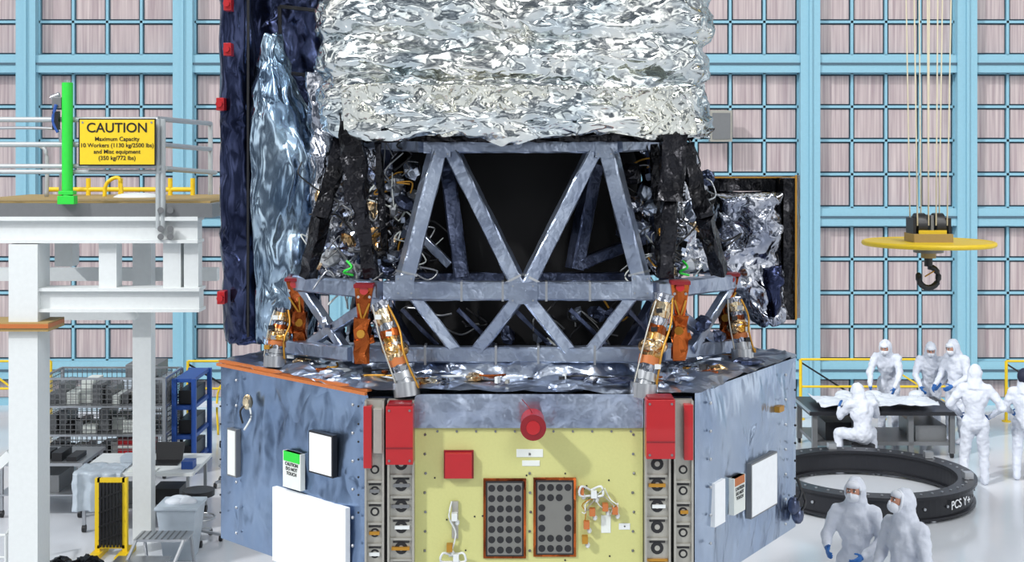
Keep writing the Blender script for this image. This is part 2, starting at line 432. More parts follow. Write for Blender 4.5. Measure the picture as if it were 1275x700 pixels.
b.build('perforated_corner_brackets',T)
b=MB()
for x0,x1,y0,y1 in((484,517,499,570),(801,836,491,563)):
    fb(b,x0,x1,y0,y1,-.2,-.06,'red'); fb(b,x0+2,x1-2,y0-3,y0,-.19,-.06,'dred')
    for a in(x0+4,x1-4):
        for c in(y0+5,y1-5): b.cyl(F(a,c,-.206),F(a,c,-.2),.008,'grey',8)
    fb(b,x0,x1,(y0+y1)/2+14,(y0+y1)/2+16,-.205,-.2,'dred')
fb(b,455,465,502,578,-.12,-.06,'red'); fb(b,849,860,500,568,-.12,-.06,'red'); fb(b,467,478,505,560,-.11,-.06,'alu')
b.build('red_protective_covers',T,bevel=.005)
b=MB()
b.cyl(F(663,521,-.28),F(663,521,-.05),.078,'red',28); b.cyl(F(663,521,-.3),F(663,521,-.28),.084,'dred',28); b.cyl(F(663,521,-.305),F(663,521,-.3),.045,'red',20)
b.wire([F(663,509,-.2),F(658,500,-.2),F(650,494,-.1)],.003,'dred')
b.build('red_aperture_cap',T)
b=MB()
for i in range(6):
    x=740+random.uniform(-8,16); y=608+random.uniform(-4,14)
    pts=[F(x,y,-.06)]
    for k in range(4): x=min(768,max(724,x+random.uniform(-14,14))); y+=random.uniform(-2,14); pts.append(F(x,y,-.06-random.random()*.04))
    b.wire(pts,.004,random.choice(['white','gold','paper','alu']))
for (x,y) in((722,608),(738,612),(752,628),(727,668),(560,678),(568,690),(566,640),(764,632),(729,650),(736,634)):
    fb(b,x-3,x+4,y-5,y+4,-.1,-.05,random.choice(['gold','white','orange'])); b.ell(F(x+4,y+7,-.07),(.016,.016,.02),'white',nu=8,nv=6)
for s in(-1,1):
    b.wire([F(565,690,-.05),F(565+s*12,683,-.1),F(565+s*15,693,-.1),F(565,696,-.07)],.008,'white')
    b.wire([F(735,608,-.05),F(735+s*12,601,-.1),F(735+s*14,612,-.1),F(735,614,-.07)],.008,'white')
b.wire([F(563,622,-.05),F(560,640,-.08),F(568,662,-.06),F(560,690,-.06)],.006,'white')
b.build('front_cable_harness',T)
# ---- support below the bus
b=MB()
b.cyl((.1,10.15,.75),(.1,10.15,ZB),1.35,'white',48,1.15); b.cyl((.1,10.15,.55),(.1,10.15,.75),1.5,'ringblack',48)
for a in range(4):
    t=math.pi/4+a*math.pi/2; p=V((.1+1.7*math.cos(t),10.15+1.7*math.sin(t),.45)); 
    b.beam((.1,10.15,.45),p,.25,.2,'white'); b.cyl(p+V((0,0,-.1)),p+V((0,0,.2)),.14,'white')
    b.cyl(p+V((-.06,0,-.28)),p+V((.06,0,-.28)),.17,'black_p',20)
b.build('support_dolly',T)
# ---- solid drum coloured near black for the cavity's shade & rear truss
b=MB()
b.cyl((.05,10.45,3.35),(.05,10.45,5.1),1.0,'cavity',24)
b.build('cavity_shade_drum',T)
b=MB()
b.cyl((.03,10.3,5.0),(.03,10.3,5.06),1.38,'black',48)
b.build('carrier_underside',T)
TR='truss'
b=MB()
d0=8.98;d1=9.12;d2=9.05
C0=W(651,364,d0)
w=.112
b.fbeam(W(478,362,d0),W(812,362,d0),.115,TR,h=.13)
b.fbeam(W(478,362,d0),W(372,352,9.75),.12,TR); b.fbeam(W(812,362,d0),W(914,350,9.9),.12,TR)
b.fbeam(W(528,181,d1),W(768,181,d1),.11,TR)
b.fbeam(W(545,186,d1),W(503,352,d0+.02),w,TR); b.fbeam(W(757,186,d1),W(799,352,d0+.02),w,TR)
b.fbeam(W(564,190,d1),C0+V((0,-.01,0)),w*.9,TR); b.fbeam(W(738,190,d1),C0+V((0,-.01,0)),w*.9,TR)
b.fbeam(C0,W(592,440,d2),w*.8,TR); b.fbeam(C0,W(711,440,d2),w*.8,TR)
b.fbeam(W(515,368,d0),W(570,440,d2),w*.75,TR); b.fbeam(W(788,368,d0),W(733,440,d2),w*.75,TR)
b.fbeam(W(440,441,d2),W(822,441,d2),.11,TR)
b.fbeam(W(440,441,d2),W(345,430,9.9),.1,TR); b.fbeam(W(822,441,d2),W(925,428,9.95),.1,TR)
b.fbeam(W(528,181,d1),W(455,176,9.9),.1,TR); b.fbeam(W(768,181,d1),W(838,176,9.9),.1,TR)
b.fbeam(W(372,352,9.75),W(430,436,9.3),.07,TR); b.fbeam(W(912,352,9.85),W(860,436,9.3),.07,TR)
b.fbeam(W(478,368,d0),W(380,432,9.7),.07,TR); b.fbeam(W(812,368,d0),W(900,432,9.7),.07,TR)
for p,sx in((C0,.2),(W(505,355,d0),.13),(W(797,355,d0),.13),(W(550,183,d1),.13),(W(752,183,d1),.13)):
    b.box(p+V((0,-.062,0)),(sx,.012,.15),TR)
    for a in(-.35,.35):
        for c in(-.05,.05): b.cyl(p+V((a*sx,-.076,c)),p+V((a*sx,-.06,c)),.007,'steel',6)
for p,q,ts in((W(545,186,d1),W(503,352,d0+.02),(.93,)),(W(757,186,d1),W(799,352,d0+.02),(.93,)),(W(564,190,d1),C0,(.9,)),(W(738,190,d1),C0,(.9,)),(W(500,362,d0),W(800,362,d0),(.25,.42,.6,.78)),(W(460,441,d2),W(810,441,d2),(.2,.45,.6,.8))):
    for t in ts:
        c=p.lerp(q,t); dd=(q-p).normalized()*.008
        b.beam(c-dd,c+dd,.12,.12 if abs(p.z-q.z)>.1 else .136,'steel')
b.build('front_truss',T)
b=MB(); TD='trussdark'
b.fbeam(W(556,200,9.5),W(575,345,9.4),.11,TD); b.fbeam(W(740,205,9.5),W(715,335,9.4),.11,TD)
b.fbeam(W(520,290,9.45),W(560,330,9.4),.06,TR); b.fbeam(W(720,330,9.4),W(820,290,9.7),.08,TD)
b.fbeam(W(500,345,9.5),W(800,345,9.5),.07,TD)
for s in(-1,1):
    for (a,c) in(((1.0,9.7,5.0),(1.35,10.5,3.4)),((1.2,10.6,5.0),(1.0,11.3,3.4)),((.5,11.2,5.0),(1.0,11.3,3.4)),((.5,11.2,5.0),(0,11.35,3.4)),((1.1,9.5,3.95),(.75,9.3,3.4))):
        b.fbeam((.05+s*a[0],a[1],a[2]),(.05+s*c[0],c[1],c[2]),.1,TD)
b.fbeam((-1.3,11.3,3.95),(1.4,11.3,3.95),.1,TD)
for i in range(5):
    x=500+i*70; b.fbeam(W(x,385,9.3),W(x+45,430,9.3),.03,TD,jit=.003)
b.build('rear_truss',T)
b=MB()
b.fbeam(W(435,140,8.95),W(446,250,8.95),.15,'black',jit=.018); b.fbeam(W(446,250,8.95),W(463,345,8.98),.1,'black',jit=.015)
b.fbeam(W(428,170,9.2),W(400,270,9.2),.11,'black',jit=.015); b.fbeam(W(400,270,9.2),W(383,345,9.3),.1,'black',jit=.014)
b.fbeam(W(840,140,8.95),W(834,250,8.95),.17,'black',jit=.02); b.fbeam(W(834,250,8.95),W(828,345,8.98),.11,'black',jit=.015)
b.fbeam(W(852,180,9.2),W(878,270,9.2),.11,'black',jit=.015); b.fbeam(W(878,270,9.2),W(896,340,9.4),.1,'black',jit=.014)
b.fbeam(W(470,175,9.2),W(480,330,9.3),.05,'black',jit=.01); b.fbeam(W(815,180,9.2),W(822,330,9.3),.06,'black',jit=.01)
b.fbeam(W(455,172,8.98),W(835,172,8.98),.05,'black',jit=.01)
b.build('black_wrapped_struts',T)
column('inner_blanket_left',[(392,512,180,9.9),(400,508,260,9.9),(395,500,345,9.9)],.3,'dsilver',T,amp=.06,f=2.4,n=22,m=16,fac=.03)
column('inner_blanket_right',[(790,868,180,9.9),(795,885,260,9.9),(800,905,345,9.9)],.3,'dsilver',T,amp=.06,f=2.4,n=22,m=16,fac=.03)
# ---- big foil body
PROF=[(0,-.06),(.03,.0),(.16,.03),(.34,.0),(.40,-.06),(.45,.05),(.60,.02),(.68,-.05),(.74,.05),(.9,.03),(1.0,-.01),(1.08,.03),(1.3,.02),(2.9,.0)]
def prof(z):
    for i in range(len(PROF)-1):
        if z<=PROF[i+1][0]:
            a,b_=PROF[i],PROF[i+1]; return a[1]+(b_[1]-a[1])*(z-a[0])/(b_[0]-a[0])
    return 0
def bodyfn(u,v):
    a=2*math.pi*u; zz=2.9*max(0,v)**1.25; z=5.02+zz
    n=5.0; c,s_=math.cos(a),math.sin(a)
    r=1.41/((abs(c)**n+abs(s_)**n)**(1/n))
    r+=prof(max(0,zz+.06*noise.noise(V((a*2,0,zz)))))
    z+= .03*math.sin(a*9)*(1 if v<.02 else 0)
    return V((.012+max(-1.44,min(1.44,r*c)),10.2+max(-1.44,min(1.44,r*s_)),z))
grid('foil_wrapped_barrel',bodyfn,130,62,'silver',T,closed=True,amp=.04,f=1.5,stretch=V((.8,.8,1.8)),fac=.026)
b=MB(); b.cyl((.012,10.2,5.06),(.012,10.2,7.9),1.22,'dsilver',32); b.build('barrel_core',T)
quad('barrel_foil_flap',W(856,170,9.7),W(884,172,9.8),W(873,85,9.8),W(856,80,9.7),5,14,'silver',T,amp=.03,f=4,solid=.01,fac=.015)
quad('barrel_foil_hem',W(428,168,8.86),W(868,166,8.86),W(860,108,8.73),W(424,104,8.73),60,9,'silverv',T,amp=.035,f=2.2,solid=.006,fac=.024)
# ---- left shade
column('shade_outer_edge',[(274,318,-260,10.3),(274,318,0,10.3),(272,322,150,10.3),(275,332,300,10.3),(278,336,427,10.3)],.35,'navy',T,amp=.02,f=2.0,stretch=ST,n=20,m=36,fac=.012)
column('shade_navy_panel',[(300,404,-260,10.7),(302,402,0,10.7),(305,402,110,10.7),(320,402,200,10.7),(320,400,415,10.7)],.35,'navy',T,amp=.035,f=1.8,stretch=ST,n=30,m=36,fac=.02)
column('shade_blue_blanket',[(330,350,40,10.1),(316,362,80,10.08),(306,385,130,10.05),(312,400,190,10.0),(314,398,290,10.0),(318,394,360,10.0),(324,386,425,10.0)],.4,'blueshiny',T,amp=.05,f=1.3,stretch=V((1.6,1.6,.5)),n=26,m=20,fac=.028)
column('shade_foil_scarf',[(378,418,90,9.9),(384,420,160,9.8),(388,426,200,9.7),(384,408,260,9.7),(376,392,330,9.7)],.3,'dsilver',T,amp=.04,f=2.0,n=20,m=20,fac=.022)
b=MB()
for x,y in((285,6),(285,62),(276,130),(277,370)):
    p=W(x,y,10.1); b.box(p,(.06,.12,.1),'red'); b.cyl(p+V((0,-.1,0)),p,.025,'red',10)
b.beam(W(309,-200,10.12),W(309,420,10.12),.02,.02,'black_p')
for p,q in(((348,8),(402,14)),((350,90),(402,96)),((348,8),(350,90))): b.beam(W(*p,10.45),W(*q,10.45),.03,.03,'black_p')
b.build('shade_red_tabs',T,bevel=.004)
# ---- right instrument box
def rb(u,v):
    a=2*math.pi*u; c,s=math.cos(a),math.sin(a); n=4
    r=1/((abs(c)**n+abs(s)**n)**(1/n))
    L=872+ (0 if v<.6 else (v-.6)/.4*60); R=972-4*v
    l=W(L,240+156*v,10.6); q=W(R,240+156*v,10.6); cc=(l+q)/2
    return V((cc.x+r*c*(q.x-l.x)/2,10.65+r*s*.45,cc.z))
grid('side_instrument_foil',rb,36,18,'dsilver',T,closed=True,amp=-.04,f=2.2,cap=True,fac=.028)
b=MB()
b.prism([W(976,222,10.3),W(992,218,11.3),W(992,396,11.3),W(976,398,10.3)],(.03,0,0),'black')
b.beam(W(991,218,10.25),W(991,398,10.25),.015,.015,'gold'); 
b.bb(W(975,0,10.3).x,W(989,0,10.3).x,10.28,11.2,W(0,398,10.3).z,W(0,222,10.3).z,'black')
b.bb(W(872,0,10.6).x,W(990,0,10.6).x,10.6,11.2,W(0,238,10.6).z,W(0,221,10.6).z,'black')
b.beam(W(872,221,10.55),W(990,221,10.55),.012,.012,'gold')
b.build('side_instrument_frame',T)
column('side_instrument_lower_wrap',[(942,972,330,10.3),(944,975,350,10.25),(950,972,395,10.25)],.25,'navy',T,amp=.03,f=3,n=14,m=10,fac=.015)
# ---- kapton brackets & wrapped struts
b=MB()
for x,y,d,s,tx in((453,356,8.88,1,-2),(847,352,8.88,1,0),(366,348,9.7,.9,8),(910,342,9.8,.9,-5)):
    p0=W(x-12*s,y,d);p1=W(x+12*s,y,d);p2=W(x+5+tx,y+48,d);p3=W(x-5+tx,y+48,d)
    b.prism([p0,p3,p2,p1],(0,.07,0),'copper')
    b.fbeam(W(x+tx,y+40,d),W(x+tx-1,y+96*s,d),.1,'copper',jit=.014)
    b.fbeam(W(x-11*s,y+72*s,d-.02),W(x+13*s,y+66*s,d-.02),.045,'copper',jit=.01)
    b.cyl(W(x,y+6,d-.03),W(x,y+6,d+.02),.03,'red',12)
    b.bb(p0.x,p1.x,d-.04,d+.1,p0.z-.012,p0.z+.012,'dred')
    b.cyl(W(x+tx-2,y+60*s,d-.06),W(x+tx+2,y+60*s,d+.02),.03,'gold',10)
    for e in(-7,7): b.cyl(W(x+e*s,y+14,d-.012),W(x+e*s,y+14,d),.01,'steel',8)
    b.beam(W(x-7*s,y+22,d-.01),W(x+tx,y+44,d-.01),.012,.012,'gold'); b.beam(W(x+7*s,y+22,d-.01),W(x+tx,y+44,d-.01),.012,.012,'gold')
b.build('kapton_brackets',T)
b=MB()
for p,q,r in((W(474,378,8.78),W(507,482,8.6),.064),(W(827,368,8.78),W(801,484,8.6),.068),(W(352,385,9.55),W(342,446,9.45),.06),(W(913,372,9.7),W(925,438,9.6),.06)):
    n=12; mt=['dsilver','goldmix','goldmix','dsilver','copper','goldmix','steel','goldmix','orange','dsilver','steel','steel']
    x_,y_,dd_=frame(q-p)
    for i in range(n):
        a=p.lerp(q,i/n); c=p.lerp(q,(i+1)/n); rr=r*(1.0 if i%2 else 1.15)*random.uniform(.85,1.08)
        o=len(b.v); b.cyl(a,c,rr,mt[i],12,rr*.95)
        for v in b.v[o:]: v+=V([math.sin(v.x*91+v.z*57+k*2)*.006 for k in range(3)])
    b.ell(q.lerp(p,.45),(r*1.5,r*1.3,r*1.0),'goldmix',nu=12,nv=8); b.cyl(q.lerp(p,.06),q+V((0,0,-.06)),r*1.4,'steel',12)
    for k in range(4):
        t=.15+.2*k; b.box(p.lerp(q,t)+V((r*random.uniform(-1,1),-r*1.0,0)),(.04,.03,.03),random.choice(['gold','black_p','steel','white']))
    b.wire([p+V((.05,-.05,0)),p.lerp(q,.3)+V((.08,-.06,0)),p.lerp(q,.6)+V((.06,-.08,0)),q+V((.08,-.04,0))],.008,'gold')
    b.wire([p+V((-.05,-.05,0)),p.lerp(q,.4)+V((-.07,-.06,0)),q+V((-.07,-.04,0.02))],.006,'alu')
b.build('wrapped_bipod_struts',T)
# ---- clutter
def clutter(name,n,x0,x1,y0,y1,d0_,d1_,ks,wires=True,sz=.045):
    b=MB()
    for i in range(n):
        px,py,d=random.uniform(x0,x1),random.uniform(y0,y1),random.uniform(d0_,d1_)
        p=W(px,py,d); t=random.random()
        if t<.25: b.box(p,[random.uniform(.4,1.3)*sz for _ in range(3)],random.choice(ks),Euler([random.uniform(-.6,.6) for _ in range(3)]).to_matrix())
        elif t<.6:
            R=Euler([random.uniform(-3,3) for _ in range(3)]).to_matrix()
            o=len(b.v); fo=len(b.sm); b.ell(p,[random.uniform(.6,1.9)*sz for _ in range(3)],random.choice(ks),R,8,5)
            for v in b.v[o:]: v+=V([random.uniform(-.22,.22)*sz for _ in range(3)])
            for k in range(fo,len(b.sm)): b.sm[k]=False
        elif wires:
            pts=[p]
            for k in range(3): pts.append(pts[-1]+V((random.uniform(-.14,.14),random.uniform(-.05,.05),random.uniform(-.14,.14))))
            b.wire(pts,random.uniform(.004,.008),random.choice(['paper','black_p','gold','black_p','grey','grey','steel']))
    return b.build(name,T)
K1=['dsilver','truss','goldmix','black','deckfoil','deckfoil','trussdark','steel']
clutter('harness_clutter_left',70,470,528,205,340,9.25,9.55,K1)
clutter('harness_clutter_far_left',44,388,465,235,345,9.3,9.6,K1)
clutter('harness_clutter_right',60,775,830,205,340,9.25,9.55,K1)
clutter('harness_clutter_far_right',34,840,890,215,340,9.35,9.7,K1)
clutter('harness_clutter_lower',46,380,900,382,430,9.35,9.6,['black','trussdark','trussdark','black','trussdark','deckfoil'])
def deckclut(name,n,ks,sz):
    b=MB()
    for i in range(n):
        t=random.uniform(-1,2)%6; i_=int(t); p=HEX[i_%6].lerp(HEX[(i_+1)%6],t-i_)
        q=cen.lerp(p,random.uniform(.74,.97)); q=hz(q,ZT+random.uniform(.03,.07))
        u=random.random()
        if u<.4:
            o=len(b.v); fo=len(b.sm); b.ell(q,[random.uniform(.8,2.4)*sz,random.uniform(.7,1.6)*sz,random.uniform(.3,.7)*sz],random.choice(ks),None,9,6)
            for v in b.v[o:]: v+=V([random.uniform(-.16,.16)*sz for _ in range(3)])
            for k in range(fo,len(b.sm)): b.sm[k]=False
        elif u<.65: b.box(q,(sz*random.uniform(.4,1),sz*.7,sz*random.uniform(.4,1)),random.choice(['gold','white','alu','orange','black_p','copper']),Euler((0,0,random.random()*3)).to_matrix())
        else:
            pts=[q]
            for k in range(3): pts.append(pts[-1]+V((random.uniform(-.2,.2),random.uniform(-.08,.08),random.uniform(-.02,.02))))
            b.wire(pts,.008,random.choice(['white','black_p','gold','copper']))
    b.build(name,T)
deckclut('deck_clutter',80,['deckfoil','truss','dsilver','deckfoil','trussdark','goldmix'],.055)
def skirt(u,v):
    a=2*math.pi*u; return V((.05+1.52*math.cos(a)*(1-.12*v),10.2+1.3*math.sin(a)*(1-.12*v),ZT+.02+.13*math.sin(v*1.7)))
grid('deck_foil_skirt',skirt,130,5,'deckfoil',T,closed=True,amp=.03,f=2.4,fac=.018)
b=MB()
for px,py in((432,325),(850,325)):
    b.wire([W(px,py,9.1),W(px+6,py+8,9.05),W(px-4,py+14,9.08),W(px+8,py+18,9.1)],.009,'green')
b.build('green_tether_bits',T)

# ================================================================ PLATFORM left
b=MB(); PD=13.9
def Pb(x0,x1,y0,y1,d,dd,k):
    a=W(x0,y0,d); c=W(x1,y1,d); b.bb(a.x,c.x,d,d+dd,c.z,a.z,k)
Pb(-60,264,254,271,PD,2.6,'grey'); Pb(-60,262,250.5,254,PD+.25,2.3,'tan')
Pb(-60,246,272,302,PD+.05,.2,'white'); Pb(-60,246,270,275,PD-.02,.3,'white'); Pb(-60,246,299,303,PD-.02,.3,'white')
Pb(229,247,303,359,PD+.09,.17,'white')
Pb(38,248,363,385,PD+.06,.2,'white'); Pb(38,248,359,363,PD-.0,.3,'white'); Pb(38,248,385,389,PD-.0,.3,'white')
for x0,x1 in((123,145),(203,225)): Pb(x0,x1,303,359,PD+.08,.2,'white')
Pb(68,90,303,332,PD+1.2,.2,'white')
a=W(12,304,PD); c=W(48,304,PD); b.bb(a.x,c.x,PD-.03,PD+.34,0,a.z,'white')
b.bb(a.x-.12,c.x+.12,PD-.1,PD+.45,0,.03,'white')
Pb(-30,60,402,413,PD-.1,.5,'tan'); Pb(-30,60,404,409,PD-.12,.5,'orange')
for x0,x1,d in((165,188,PD+2.3),(78,92,PD+2.35)):
    a=W(x0,290,d);c=W(x1,0,d); b.bb(a.x,c.x,d,d+.2,0 if x0==165 else W(0,330,d).z,4.15,'white')
Pb(-60,270,334,350,PD+2.6,.15,'white')
b.beam(W(48,392,PD+2.15),W(170,392,PD+2.15),.12,.12,'white')
b.beam(W(-40,615,PD+.2),W(14,565,PD+.2),.1,.1,'white')
r=.03
def R_(p,q,k='rail',rr=r): b.cyl(p,q,rr,k,10)
for y in(149,180): R_(W(-60,y,PD),W(197,y,PD))
for y in(148,180): R_(W(197,y,PD),W(262,y+6,PD+2.4),'steel')
for y in(207,214): R_(W(-60,y,PD),W(205,y,PD),rr=.026)
R_(W(205,210,PD),W(268,215,PD+2.4),'rail',.03)
for x in(203,197,-20): R_(W(x,148,PD),W(x,285,PD))
for x in(262,): R_(W(x,154,PD+2.4),W(x,246,PD+2.4))
b.wire([W(-40,180,PD+1.5),W(30,180,PD+1.5),W(50,182,PD+1.5),W(58,195,PD+1.5),W(58,245,PD+1.5)],.025,'rail')
b.wire([W(-40,160,PD+2),W(60,160,PD+2),W(75,170,PD+2),W(75,245,PD+2)],.02,'steel')
for x in(85,150,110,212,240): R_(W(x,222,PD+2.2),W(x,246,PD+2.2),'yellow',.03)
b.wire([W(130,246,PD+1.8),W(133,228,PD+1.8),W(148,222,PD+1.8),W(152,246,PD+1.8)],.025,'yellow'); R_(W(60,236,PD+2.2),W(240,236,PD+2.2),'yellow',.03)
b.ell(W(172,246,PD+1.5),(.3,.2,.06),'white')
for x in(200,212): 
    for y in(262,285,295): b.cyl(W(x,y,PD-.06),W(x,y,PD),.035,'grey',10)
b.build('work_platform')
b=MB()
R_(W(84,253,PD-.07),W(84,103,PD-.07),'green',.06)
b.cyl(W(84,104,PD-.07),W(84,100,PD-.07),.04,'steel',12); b.box(W(84,249,PD-.07),(.18,.12,.09),'green'); b.box(W(84,240,PD-.07),(.16,.12,.04),'green')
b.box(W(72,128,PD-.05),(.1,.08,.12),'grey'); b.cyl(W(64,122,PD-.05),W(74,118,PD-.05),.03,'steel',8); b.box(W(70,150,PD-.08),(.07,.06,.2),'black_p'); b.wire([W(70,130,PD-.1),W(66,150,PD-.1),W(72,165,PD-.1)],.02,'bluep')
b.build('green_davit_pole',bevel=.004)
S=empty('caution_sign',W(146,177,PD-.1))
b=MB(); b.box((0,0,0),(.8,.012,.48),'yellow'); b.box((0,.004,0),(.83,.01,.51),'black_p')
for sx in(-.37,.37): b.cyl((sx,-.01,.21),(sx,.05,.21),.012,'steel',8)
o=b.build('sign_board',S)
text('sign_title','CAUTION',(0,-.009,.15),.145,'black_p',S)
text('sign_text','Maximum Capacity\n10 Workers (1130 kg/2500 lbs)\nand Misc equipment\n(350 kg/772 lbs)',(0,-.009,-.07),.062,'black_p',S,sp=1.1)

# ================================================================ left floor equipment
def legs(b,x0,x1,y0,y1,z,k,t=.04,wheel=False):
    for x in(x0,x1):
        for y in(y0,y1):
            b.bb(x-t/2,x+t/2,y-t/2,y+t/2,.08 if wheel else 0,z,k)
            if wheel: b.cyl((x-.02,y,.05),(x+.02,y,.05),.05,'black_p',12)
b=MB(); x0,x1=-7.1,-5.22; y0,y1=19.3,20.3; z0,z1=.2,1.5
legs(b,x0,x1,y0,y1,z1,'steel',.05,True)
for z in(z0,.65,1.08,z1):
    for (p,q) in(((x0,y0,z),(x1,y0,z)),((x0,y1,z),(x1,y1,z)),((x0,y0,z),(x0,y1,z)),((x1,y0,z),(x1,y1,z))): b.beam(p,q,.03,.03,'steel')
    if z<1.4: b.bb(x0,x1,y0,y1,z-.01,z+.01,'grey')
n=24
for i in range(1,n):
    x=x0+(x1-x0)*i/n
    for y in(y0,y1): b.beam((x,y,z0),(x,y,z1),.009,.009,'grey',V((0,1,0)))
for i in range(1,17):
    z=z0+(z1-z0)*i/17
    for y in(y0,y1): b.beam((x0,y,z),(x1,y,z),.009,.009,'grey')
    for x in(x0,x1): b.beam((x,y0,z),(x,y1,z),.009,.009,'grey')
for i in range(1,12):
    y=y0+(y1-y0)*i/12
    for x in(x0,x1): b.beam((x,y,z0),(x,y,z1),.009,.009,'grey')
for zz in(.21,.66,1.09):
    x=x0+.06
    while x<x1-.22:
        w_=random.uniform(.08,.2); h=random.uniform(.12,.36); yy=random.uniform(.1,.3); b.bb(x,x+w_,y0+yy,y0+yy+.5,zz+.005,zz+h,random.choice(['grey','black_p','black_p','paper','ringblack','grey','alu','hole','grey'])); x+=w_+.02
b.bb(-5.95,-5.45,y0+.06,y1-.5,.33,.58,'red'); b.bb(-5.95,-5.45,y0+.05,y0+.06,.44,.48,'paper')
b.build('wire_cage_cart')
b=MB(); x0,x1,y0,y1=-5.15,-4.85,19.6,20.6
legs(b,x0,x1,y0,y1,1.45,'bluep',.07)
for z in(.15,.55,1.0,1.42): b.bb(x0,x1,y0,y1,z-.03,z+.03,'bluep')
for z in(.3,.7,1.15): b.bb(x0+.04,x1-.04,y0+.1,y1-.1,z-.11,z+.1,'black_p')
b.build('blue_storage_rack',bevel=.005)
b=MB(); x0,x1,y0,y1=-5.6,-4.1,16.5,17.6
b.bb(x0,x1,y0,y1,.74,.78,'white'); legs(b,x0+.08,x1-.08,y0+.08,y1-.08,.74,'steel',.04,True)
b.bb(x0+.1,x1-.1,y0+.1,y1-.1,.28,.3,'steel')
b.bb(-4.75,-4.4,16.9,17.15,.782,.80,'black_p'); b.prism([(-4.75,17.15,.80),(-4.4,17.15,.80),(-4.38,17.22,1.02),(-4.77,17.22,1.02)],(0,.015,0),'black_p')
b.bb(-5.2,-4.95,17.05,17.3,.782,.86,'plastic'); b.cyl((-5.05,17.4,.782),(-5.05,17.4,.98),.06,'tan'); b.bb(-4.3,-4.15,16.7,16.9,.782,.88,'bluep')
b.bb(-4.95,-4.6,16.55,16.75,.782,.80,'paper'); b.bb(-4.95,-4.83,16.9,17.05,.782,.9,'grey'); b.cyl((-4.5,17.35,.782),(-4.5,17.35,.95),.05,'bluep')
for x in(-5.3,-4.7): b.bb(x,x+.35,16.8,17.2,.3,.5,random.choice(['grey','black_p']))
TB=b.build('work_table'); off=TB.location.copy()
def dr(u,v):
    x=-5.63+u*.62; t=v*1.6
    if t<.5: p=V((x,17.0-t,.795))
    else: p=V((x+.02*math.sin(u*25),16.47-.03*math.sin(u*19)-.02,.795-(t-.5)*.45))
    return p-off
grid('drape_cloth',dr,40,40,'plastic',TB,amp=.014,f=6,solid=.004)
b=MB(); x0,x1,y0,y1=-6.9,-5.75,17.2,18.2
b.bb(x0,x1,y0,y1,.7,.74,'steel'); legs(b,x0+.05,x1-.05,y0+.05,y1-.05,.7,'steel',.04,True); b.bb(x0,x1,y0,y1,.3,.32,'steel')
for i in range(5): b.bb(x0+.1+i*.2,x0+.24+i*.2,y0+.1,y0+.5,.742,.742+random.uniform(.05,.2),random.choice(['black_p','grey','plastic','black_p']))
b.bb(x0+.2,x0+.8,y0+.1,y0+.7,.322,.55,'grey')
b.build('instrument_cart')
b=MB(); d=15.6; xa=W(122,0,d).x; xb=W(156,0,d).x
for x in(xa,xb): b.bb(x-.03,x+.03,d-.03,d+.03,.05,.95,'yellow')
b.bb(xa,xb,d-.03,d+.03,.9,.95,'yellow'); b.bb(xa,xb,d-.03,d+.03,.1,.14,'yellow'); b.bb(xa-.06,xa+.06,d-.25,d+.25,.0,.06,'yellow'); b.bb(xb-.06,xb+.06,d-.25,d+.25,.0,.06,'yellow')
for i in range(7):
    x=xa+.04+(xb-xa-.08)*i/6; b.bb(x-.014,x+.014,d-.05,d+.05,.12,.9,'black_p')
for k in range(4):
    b.beam((xa+.03,d-.06,.2+k*.17),(xb-.03,d-.06,.3+k*.17),.015,.02,'black_p')
b.build('folding_barrier')
b=MB(); d=14.9; xa,xb=W(150,0,d).x,W(232,0,d).x
b.bb(xa+.15,xb,d,d+.35,.38,.41,'steel'); b.bb(xa-.02,xb-.17,d-.32,d-.02,.2,.23,'steel')
for x in(xa+.18,xb-.03): b.beam((x,d+.32,.4),(x+.02,d+.4,0),.03,.03,'steel'); b.beam((x,d,.4),(x-.12,d-.36,0),.03,.03,'steel')
for i in range(8): b.bb(xa+.18+i*(xb-xa-.2)/8,xa+.2+i*(xb-xa-.2)/8,d+.01,d+.34,.41,.416,'grey')
b.build('step_stool',bevel=.003)
b=MB(); c=W(226,0,15.6).x
vs=[V((c+sx*r_,15.58+sy*r_,z)) for z,r_ in((.0,.17),(.62,.24)) for sx,sy in((-1,-1),(1,-1),(1,1),(-1,1))]
b.add(vs,[(3,2,1,0),(4,5,6,7),(0,1,5,4),(1,2,6,5),(2,3,7,6),(3,0,4,7)],'plastic')
b.bb(c-.26,c+.26,15.32,15.84,.62,.66,'plastic')
for _ in range(5): b.ell((c+random.uniform(-.12,.12),15.58+random.uniform(-.12,.12),.67),(.12,.1,.05),'drape',nu=10,nv=7)
b.build('plastic_waste_bin',bevel=.01)
def stool(x,y):
    b=MB(); b.cyl((x,y,.58),(x,y,.65),.2,'black_p',20); b.cyl((x,y,.12),(x,y,.58),.03,'steel'); 
    b.path([(x+.2*math.cos(t*math.pi/10),y+.2*math.sin(t*math.pi/10),.3) for t in range(20)],.012,'steel',6,True)
    for k in range(5):
        t=k*2*math.pi/5; e=V((x+.28*math.cos(t),y+.28*math.sin(t),.08)); b.beam((x,y,.14),e,.04,.03,'steel'); b.cyl(e+V((-.02,0,-.04)),e+V((.02,0,-.04)),.04,'black_p',10)
        if k%2==0: b.cyl((x,y,.3),(x+.2*math.cos(t),y+.2*math.sin(t),.3),.01,'steel',6)
    return b.build('lab_stool')
stool(-3.95,16.2); stool(-4.1,18.9)
b=MB()
for i in range(14):
    o=len(b.v); b.ell((W(80,0,14.6).x+random.uniform(-.3,.3),14.6+random.uniform(-.15,.15),.1+random.uniform(0,.1)),(random.uniform(.08,.18),.12,.1),'black',None,10,6)
    for v in b.v[o:]: v+=V([random.uniform(-.02,.02) for _ in range(3)]); v.z=max(v.z,0.0)
